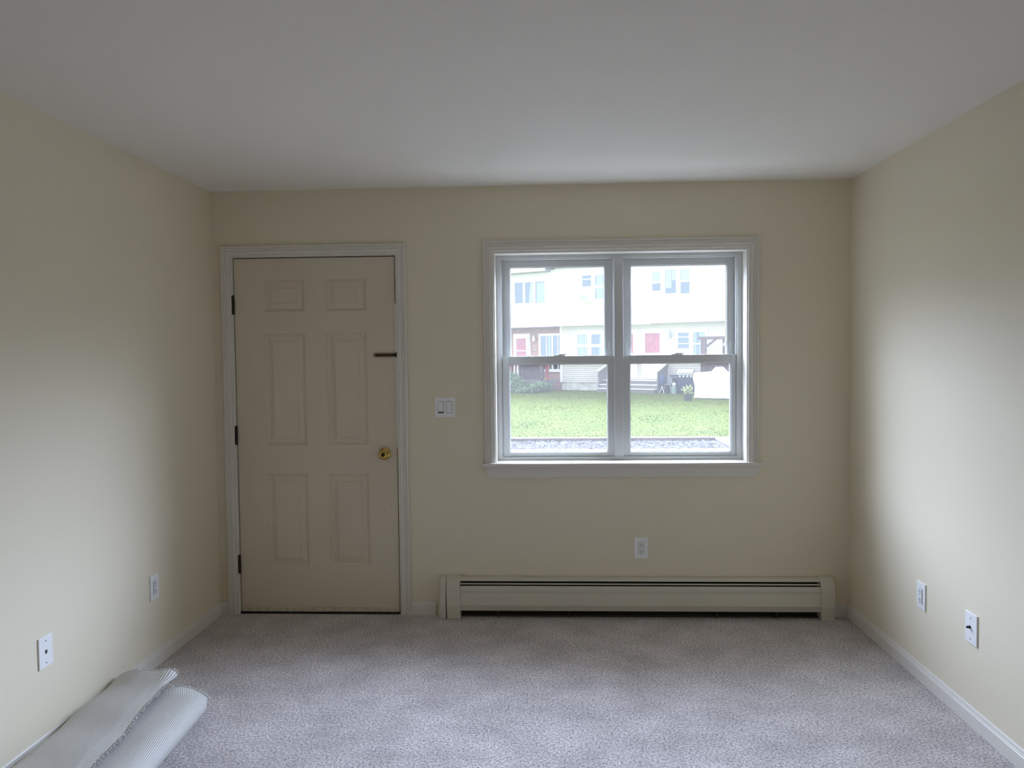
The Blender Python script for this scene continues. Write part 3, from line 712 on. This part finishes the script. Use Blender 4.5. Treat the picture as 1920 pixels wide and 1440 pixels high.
far_window(hb, 3.18, 4.98, 3.70, 4.86, -0.40, [(3.29, 3.66, 4.32, 4.73), (3.29, 3.66, 3.96, 4.26), (3.85, 4.32, 3.82, 4.77), (4.50, 4.88, 4.31, 4.75), (4.50, 4.88, 3.79, 4.25)],
           curtain=[(3.28, 3.67, 4.30, 4.74, WHITEC, 0.0), (3.86, 4.10, 4.05, 4.76, WHITEC, 0.0), (4.12, 4.31, 4.35, 4.76, WHITEC, 0.0), (4.51, 4.87, 4.32, 4.74, WHITEC, 0.0)])
# doors: frame > storm door with pane, red leaf behind
def far_door(parent, u0, u1, z0, z1, gz0, gz1, g0, g1, split=None, leaf=REDDOOR):
    m = MB(); m.box(u0, -0.05, z0, g0-0.09, -0.01, z1); m.box(g1+0.09, -0.05, z0, u1, -0.01, z1); m.box(g0-0.09, -0.05, gz1+0.07, g1+0.09, -0.01, z1)
    fr = m.build('door_frame', SIDE_EDGE, parent)
    m = MB(); m.box(g0-0.09, -0.08, z0, g0, -0.045, gz1+0.07); m.box(g1, -0.08, z0, g1+0.09, -0.045, gz1+0.07); m.box(g0, -0.08, gz1, g1, -0.045, gz1+0.07); m.box(g0, -0.08, z0, g1, -0.045, gz0)
    if split: m.box(g0, -0.08, split, g1, -0.045, split+0.05)
    sd_ = m.build('storm_door', SIDE_EDGE, fr)
    MB().box(g0, -0.062, gz0, g1, -0.058, gz1).build('storm_glass', STORMGLASS, fr)
    MB().box(g0-0.05, -0.03, z0, g1+0.05, -0.012, gz1+0.05).build('door_leaf', leaf, fr)['label'] = 'red door leaf'
    return fr
far_door(hb, 2.62, 3.64, 0.36, 2.42, 1.44, 2.26, 2.79, 3.45)
far_door(hb, 1.50, 2.42, 0.36, 2.42, 1.44, 2.26, 1.66, 2.26)
m = MB(); m.lathe([(0.0, 0), (0.045, 0.0), (0.055, 0.12), (0.06, 0.2), (0.03, 0.26), (0.0, 0.28)], (3.90, -0.12, 2.03), (0, 0, 1), 10); m.tube([(3.90, 0.0, 2.30), (3.90, -0.12, 2.34), (3.90, -0.12, 2.27)], 0.012, 6)
m.build('wall_lantern', GREYP, hb, smooth=True)
MB().box(1.5, -0.44, 2.62, 3.2, -0.40, 2.66).build('light_rail', SIDE_EDGE, hb)

# ---- brick fronted house on the left
ha = empty('townhouse', fl(-1.35, 0, 0), 'house with brick lower front and raised deck at far left', 'house', rz=FR)
ox = 1.35
MB().box(-13+ox, 0.25, G-0.3, -1.35+ox, 8.0, 2.65).build('brick_wall', BRICK, ha, loc=(0, 0, 0))
clap(-13+ox, -1.36+ox, 2.66, 5.15, 8.2, -0.40, 0.12).build('upper_siding', SIDING, ha)
MB().box(-13+ox, -0.42, 2.62, -1.36+ox, 8.2, 2.66).build('overhang_soffit', simple('shadowed_soffit', (0.20, 0.16, 0.18), 0.7), ha)  # purple-brown colour carries the deep shadow under the overhang
m = MB(); m.prism([(-0.95, 5.06), (-0.95, 5.30), (3.9, 7.0), (8.6, 5.30), (8.6, 5.06)], 'x', -13.2+ox, -1.55+ox); m.build('roof', ROOFM, ha)
MB().box(-13.2+ox, -1.04, 5.06, -1.50+ox, -0.95, 5.30).build('gutter', SIDE_EDGE, ha)
hq = lambda l: [(a+ox, b+ox, c, d) for a, b, c, d in l]
far_window(ha, -3.52+ox, -1.72+ox, 3.62, 4.84, -0.40, hq([(-3.41, -2.96, 3.74, 4.68), (-2.86, -2.44, 3.73, 4.67), (-2.31, -1.82, 3.71, 4.66)]),
           curtain=[(-2.58+ox, -2.40+ox, 3.7, 4.68, WHITEC, -0.10), (-2.26+ox, -1.84+ox, 3.7, 4.62, CURTAIN, 0.0)])
far_window(ha, -2.56+ox, -1.28+ox, 0.62, 2.36, 0.25, hq([(-2.45, -2.16, 0.75, 2.26), (-2.12, -1.88, 0.75, 2.26), (-1.80, -1.56, 0.75, 2.26), (-1.52, -1.32, 0.75, 2.26)]),
           curtain=[(-2.06+ox, -1.96+ox, 0.75, 2.26, WHITEC, 0.0)], name='sliding_door')
dA = empty('door_group', (0, 0, 0), 'x', None); bpy.data.objects.remove(dA)
fa = MB(); fa.box(-3.92+ox, 0.15, 0.33, -3.02+ox, 0.245, 2.38); fr = fa.build('door_frame', SIDE_EDGE, ha)
MB().box(-3.74+ox, 0.11, 0.50, -3.16+ox, 0.149, 2.22).build('door_leaf', REDDOOR, fr)['label'] = 'red door leaf behind the storm door'
m = MB()
for a in ((-3.84, 0.34, -3.72, 2.30), (-3.18, 0.34, -3.06, 2.30), (-3.72, 2.17, -3.18, 2.30), (-3.72, 1.57, -3.18, 1.62), (-3.72, 0.34, -3.18, 1.0)): m.box(a[0]+ox, 0.08, a[1], a[2]+ox, 0.109, a[3])
m.build('storm_door', SIDE_EDGE, fr)
MB().box(-3.72+ox, 0.092, 1.0, -3.18+ox, 0.096, 2.17).build('storm_glass', STORMGLASS, fr)
m = MB(); m.lathe([(0.0, 0), (0.06, 0.02), (0.075, 0.14), (0.05, 0.25), (0.0, 0.28)], (-2.80+ox, 0.14, 2.0), (0, 0, 1), 10); m.tube([(-2.80+ox, 0.25, 2.26), (-2.80+ox, 0.14, 2.3), (-2.80+ox, 0.14, 2.25)], 0.015, 6)
m.build('wall_lantern', SIDE_EDGE, ha, smooth=True)
m = MB(); m.box(-2.86+ox, 0.22, 1.60, -2.70+ox, 0.248, 1.66); m.box(-2.86+ox, 0.22, 1.72, -2.72+ox, 0.248, 1.76); m.build('wall_plaque', GREYP, ha)

# ---- air conditioner in the upper window
ac = empty('window_air_conditioner', fl(0.34, 0.46, 3.62), 'white window air conditioner jutting from an upstairs window', 'air conditioner', rz=FR)
MB().box(-0.30, -0.20, 0.02, 0.28, 0.0, 0.44, bev=0.015).build('housing', SIDE_EDGE, ac)
m = MB(); m.box(-0.265, -0.206, 0.09, 0.06, -0.200, 0.37); gr = m.build('grille', simple('grey_grille', (0.42, 0.46, 0.46), 0.6), ac)
m = MB()
for k in range(9): m.box(-0.265, -0.212, 0.10+k*0.030, 0.06, -0.206, 0.108+k*0.030)
m.build('louvres', GREYP, gr)

# ---- deck in front of the brick house
dk = empty('timber_deck', fl(-2.2, 0.6), 'raised brown timber deck with slatted railing behind the bush', 'deck', rz=FR)
MB().box(-2.2, -0.62, 0.30, 0.80, 0.50, 0.48).build('deck_platform', WOOD_G, dk)
MB().box(-2.2, -0.50, 0.0, 0.80, -0.45, 0.30).build('under_deck_board', simple('dark_under_deck', (0.05, 0.055, 0.055), 0.9), dk)  # near-black board filling the space below the platform
for u_ in (-2.15, -0.55, 0.60, 1.60):
    if u_ > 1: continue
    MB().box(u_, -0.62, 0.0, u_+0.11, -0.50, 1.25).build('deck_post', WOOD_D, dk)
m = MB()
for i in range(8):
    u_ = -2.0 + i*0.18; MB().box(u_, -0.60, 0.50, u_+0.045, -0.56, 1.18).build('baluster', WOOD_R, dk)
MB().box(-2.2, -0.62, 1.16, 0.75, -0.52, 1.22).build('top_rail', WOOD_R, dk)
for i in range(9):
    u_ = -0.38 + i*0.105; MB().box(u_, -0.58, 0.50, u_+0.085, -0.55, 1.16).build('railing_board', WOOD_D, dk)
tag(MB().box(-0.09, -0.03, 0.0, 0.09, 0.03, 0.85, bev=0.02).build('leaning_board', simple('faded_red_plastic', (0.42, 0.10, 0.11), 0.6), loc=fl(-1.50, 0.85, G+0.48), rz=FR), 'narrow red upright board on the deck beside the pale house corner', 'board')
m = MB(); m.prism([(-0.14, 0.0), (0.10, 0.0), (0.16, 0.10), (-0.02, 0.05)], 'y', -0.05, 0.05)
tag(m.build('toy_scoop', YELLOW, loc=fl(-1.60, 0.95, G+0.48), rz=FR), 'small yellow object on the deck edge by the house corner', 'toy')

# ---- stoop between the entries
st = empty('entry_stoop', fl(2.4, 0.5), 'grey timber entry steps with solid side rails below the red door', 'steps', rz=FR)
for k, (o1, z1) in enumerate(((0.62, 0.50), (0.92, 0.33), (1.20, 0.17))):
    MB().box(-1.28, -o1+0.5, 0.0, 1.28, 0.5 if k == 0 else -[0.62, 0.92][k-1]+0.5, z1-0.035).build('step_riser', WOOD_G, st)
    MB().box(-1.30, -o1+0.47, z1-0.035, 1.30, 0.5 if k == 0 else -[0.62, 0.92][k-1]+0.5, z1).build('step_tread', WOOD_W, st)
for u_ in (-1.34, 1.31):
    m = MB(); m.prism([(0.5, 0.0), (-0.48, 0.0), (-0.48, 0.86), (0.5, 1.16)], 'x', u_, u_+0.05); m.build('side_panel', WOOD_G, st)
    m = MB(); m.prism([(0.5, 1.16), (-0.52, 0.855), (-0.52, 0.90), (0.5, 1.21)], 'x', u_-0.03, u_+0.08); m.build('rail_cap', WOOD_W, st)

# ---- grill
gl = empty('barbecue_grill', fl(4.87, 0.9), 'barbecue grill with pale steel lid and navy cabinet by the siding', 'grill', rz=FR)
MB().box(-0.32, -0.0, 0.06, 0.32, 0.42, 0.70, bev=0.01).build('cabinet', NAVY, gl)
m = MB(); pr = [(0.0, 0.74), (0.0, 0.84), (0.06, 0.93), (0.2, 0.96), (0.36, 0.92), (0.42, 0.82), (0.42, 0.74)]; m.prism(pr, 'x', -0.33, 0.29)
m.build('lid', LIDM, gl)
MB().box(-0.66, 0.02, 0.66, -0.32, 0.40, 0.73).build('side_shelf', NAVY, gl)
for k in range(4):
    MB().lathe([(0, 0), (0.045, 0), (0.04, 0.03), (0, 0.035)], (-0.23+k*0.155, 0.0, 0.68), (0, -1, 0), 12).build('knob', LIDM, gl)
for u_ in (-0.27, 0.27): MB().lathe([(0, -0.03), (0.06, -0.03), (0.06, 0.02), (0, 0.02)], (u_, 0.05, 0.06), (0, 1, 0), 14).build('wheel', POTM, gl)
MB().tube([(-0.26, 0.0, 0.80), (-0.26, -0.05, 0.81), (0.24, -0.05, 0.81), (0.24, 0.0, 0.80)], 0.012, 8).build('lid_handle', GREYP, gl)
# propane tank
pt_ = empty('propane_tank', fl(4.37, 0.85), 'small grey green gas tank on the grass left of the grill', 'gas tank', rz=FR)
MB().lathe([(0.07, 0), (0.09, 0.02), (0.10, 0.06), (0.10, 0.22), (0.08, 0.27), (0.03, 0.30), (0.0, 0.30)], (0, 0, 0), (0, 0, 1), 20).build('tank_body', TEAL, pt_, smooth=True)
MB().tube([(-0.06, 0, 0.28), (-0.07, 0, 0.34), (0.07, 0, 0.34), (0.06, 0, 0.28)], 0.010, 8).build('collar', TEAL, pt_)
m = MB(); bmesh.ops.create_icosphere(m.bm, subdivisions=3, radius=0.07)
tag(m.build('white_ball', SIDE_EDGE, smooth='all', loc=fl(4.50, 1.15, G+0.07+0.30)), 'white ball perched against the grill cabinet', 'ball')
bl = bpy.data.objects['white_ball']; bl.name = 'ball'
m = MB(); m.box(-0.08, -0.08, 0, 0.08, 0.08, 0.30, bev=0.01)
tag(m.build('storage_crate', TEAL, loc=fl(4.50, 1.15), rz=FR), 'small dull crate under the white ball', 'crate')
# grey garden chair
ch = empty('garden_chair', fl(4.10, 0.75), 'grey rounded plastic garden chair beside the entry rail', 'chair', rz=FR)
m = MB(); rings = []
for k in range(9):
    z = 0.36 + 0.30*k/8; rings.append([(0.15*math.sin(a)*(1-0.25*(k/8)**3), 0.12 - 0.10*math.cos(a)*0.6 + 0.03*k/8, z) for a in [(-1.2 + 2.4*i/10) for i in range(11)]])
m.loops(rings, close=False); bk = m.build('backrest', GREYP, ch, smooth=True); sm = bk.modifiers.new('thickness', 'SOLIDIFY'); sm.thickness = 0.015
MB().box(-0.14, -0.13, 0.33, 0.14, 0.13, 0.37, bev=0.015).build('seat', GREYP, ch)
for a, b in ((-1, -1), (1, -1), (-1, 1), (1, 1)):
    MB().tube([(0.12*a, 0.11*b, 0.34), (0.15*a, 0.14*b, 0.0)], [0.022, 0.015], 8).build('leg', GREYP, ch, smooth=True)
# folded blue camp chair
fc = empty('folding_chair', fl(3.92, 0.95), 'folded blue fabric camp chair leaning on the entry rail', 'chair', rz=FR)
for a in (-1, 1):
    MB().tube([(0.10*a, -0.06, 0.0), (-0.09*a, 0.0, 0.52)], 0.014, 8).build('leg', LIDM, fc, smooth=True)
m = MB(); m.loops([[(-0.12, -0.02, 0.34), (-0.04, -0.05, 0.30), (0.06, -0.05, 0.30), (0.12, -0.01, 0.36)], [(-0.11, 0.0, 0.60), (-0.03, -0.03, 0.78), (0.05, -0.03, 0.74), (0.11, 0.01, 0.62)]], close=False)
sk = m.build('seat_fabric', BLUEF, fc, smooth=True); sm = sk.modifiers.new('thickness', 'SOLIDIFY'); sm.thickness = 0.03
# dark storage bin behind them
bn = empty('garbage_bin', fl(4.12, 0.42), 'dark blue grey bin standing behind the garden chairs', 'bin', rz=FR)
m = MB(); m.loops([[(-0.16, -0.14, 0), (0.16, -0.14, 0), (0.16, 0.14, 0), (-0.16, 0.14, 0)], [(-0.20, -0.17, 0.55), (0.20, -0.17, 0.55), (0.20, 0.17, 0.55), (-0.20, 0.17, 0.55)]]); m.build('bin_body', NAVY, bn)
MB().box(-0.21, -0.18, 0.55, 0.21, 0.18, 0.60, bev=0.01).build('bin_lid', NAVY, bn)

# ---- pergola with lattice
pg = empty('pergola', fl(6.3, 1.7), 'brown timber pergola frame with square lattice at right behind the tarp', 'pergola', rz=FR)
def P_(a, *b): return MB().box(*b).build(a, WOOD_D, pg)
P_('post', -0.52, 0.0, 0.0, -0.33, 0.16, 2.17); P_('post', 0.12, 0.6, 0.0, 0.24, 0.72, 2.12)
P_('post', 2.6, 0.0, 0.0, 2.75, 0.16, 2.17)
P_('beam', -0.62, -0.02, 2.10, 3.0, 0.05, 2.21)
P_('crossbeam', 0.10, 0.05, 2.13, 0.26, 1.0, 2.20)
m = MB(); m.prism([(-0.35, 1.74), (-0.35, 1.86), (0.02, 2.12), (0.14, 2.12)], 'y', 0.0, 0.05); m.build('brace', WOOD_D, pg)
P_('rail', -0.45, 0.02, 1.12, 2.7, 0.06, 1.28); P_('rail', -0.45, 0.02, 0.62, 2.7, 0.06, 0.96)
m = MB()
for i in range(28):
    u_ = 0.0 + i*0.096; m.box(u_, 0.03, 0.96, u_+0.045, 0.05, 1.12)
m.box(-0.45, 0.03, 0.96, 0.0, 0.05, 1.12); m.box(0.0, 0.03, 1.035, 2.7, 0.05, 1.055)
m.build('lattice_panel', WOOD_D, pg)
m = MB(); m.lathe([(0, 0), (0.05, 0.0), (0.06, 0.08), (0.03, 0.13), (0, 0.14)], (0.40, 0.0, 1.84), (0, 0, 1), 10); m.tube([(0.40, 0.0, 1.97), (0.40, 0.0, 2.10)], 0.008, 5); m.build('hanging_lantern', GREYP, pg)

# ---- tarp covered thing
m = MB()
bmesh.ops.create_grid(m.bm, x_segments=24, y_segments=12, size=0.5)
for v in m.bm.verts:
    x, yq = v.co.x*2, v.co.y*2          # -1..1
    ex_, ey_ = abs(x), abs(yq); edge = max(ex_, ey_)
    if edge <= 0.801:
        z = 0.92 + 0.03*math.sin(x*4+1)*math.cos(yq*3) - 0.05*max(0, -x-0.55)*2
        px_, py_ = x/0.8*1.0, yq/0.8*0.60
        if abs(px_+0.22) < 0.14 and abs(py_+0.15) < 0.22: z += 0.17
    else:
        tq = (edge-0.8)/0.2; z = 0.92*(1-tq) + 0.03*tq; s = 0.8/edge
        px_, py_ = x*s/0.8*1.0, y_ if False else yq*s/0.8*0.60
        px_ *= 1 - 0.07*math.sin(tq*PI)*(1 if px_ < 0 else 0.3) + 0.02*tq; py_ *= 1 + 0.02*math.sin(x*13+yq*9)
        if px_ < 0: px_ *= 1 - 0.07*tq
    v.co = Vector((px_*1.05, py_, z))
tp = empty('tarp_covered_box', fl(7.32, 3.35), 'large square thing under a white tarp on the lawn at right', 'covered furniture', rz=FR)
m.build('tarpaulin', TARP, tp, smooth='all')
MB().box(-0.85, -0.50, 0.0, 0.85, 0.50, 0.80).build('box_body', GREYP, tp)
MB().box(-0.93, -0.60, 0.0, 1.02, 0.58, 0.035).build('base_shadow', POTM, tp)  # dark slab imitates the shadow line along the foot of the tarp

# ---- flower pot
fp = empty('flower_pot', fl(6.54, 5.0), 'dark pot of yellow and white flowers on the lawn before the tarp', 'flower pot', rz=FR)
MB().lathe([(0.0, 0), (0.115, 0.0), (0.155, 0.21), (0.17, 0.215), (0.17, 0.235), (0.14, 0.235), (0.13, 0.2), (0, 0.2)], (0, 0, 0), (0, 0, 1), 24).build('pot', POTM, fp, smooth=True)
def leaf_cloud(n, fn, size, seed):
    rnd = random.Random(seed); m = MB()
    for i in range(n):
        p = fn(rnd); a, b = rnd.uniform(0, 2*PI), rnd.uniform(-1.2, 1.2); s = size*rnd.uniform(0.6, 1.3)
        d = Vector((math.cos(a)*math.cos(b), math.sin(a)*math.cos(b), math.sin(b))); e = d.orthogonal().normalized()*s*0.45; d = d*s
        p = Vector(p); m.quad(p-d*0.5, p+e, p+d*0.5, p-e)
    return m
leaf_cloud(160, lambda r: (r.gauss(0, 0.09), r.gauss(0, 0.09), r.uniform(0.2, 0.46)), 0.07, 3).build('leaves', LEAFY, fp)
leaf_cloud(26, lambda r: (r.gauss(0, 0.10), r.gauss(-0.03, 0.09), r.uniform(0.32, 0.54)), 0.06, 4).build('petals', PETAL, fp)
m = MB()
for i in range(9):
    a = i*0.7; m.tube([(0.02*math.cos(a), 0.02*math.sin(a), 0.2), (0.10*math.cos(a), 0.10*math.sin(a), 0.48)], 0.004, 5)
m.build('stems', LEAF, fp)

# ---- bush at left
bs = empty('bush', fl(-2.6, 2.2), 'large leafy green bush spilling in front of the timber deck', 'bush', rz=FR)
def bush_pt(r):
    while True:
        x = r.uniform(-2.2, 1.75); yq = r.uniform(-0.9, 0.8)
        hmax = 1.38 if x < -0.6 else max(0.22, 1.38 - (x+0.6)*0.80)
        if x > 0.6: hmax = 0.36 + 0.14*math.sin(x*5)
        hmax *= math.sqrt(max(0.05, 1-(yq/0.95)**2)) * (1+0.12*math.sin(x*7)); 
        z = hmax*r.random()**0.45
        if r.random() < 0.85: return (x, yq, z)
leaf_cloud(6500, bush_pt, 0.085, 11).build('foliage', LEAF, bs)
leaf_cloud(900, bush_pt, 0.08, 12).build('young_leaves', LEAFY, bs)
m = MB(); rr_ = random.Random(5)
for i in range(26):
    x = rr_.uniform(-2.0, 1.4); q_ = bush_pt(rr_); m.tube([(x*0.8, 0, 0), ((x*0.8+q_[0])/2, q_[1]*0.5, q_[2]*0.6), q_], [0.016, 0.011, 0.005], 5)
m.build('branches', WOOD_D, bs)
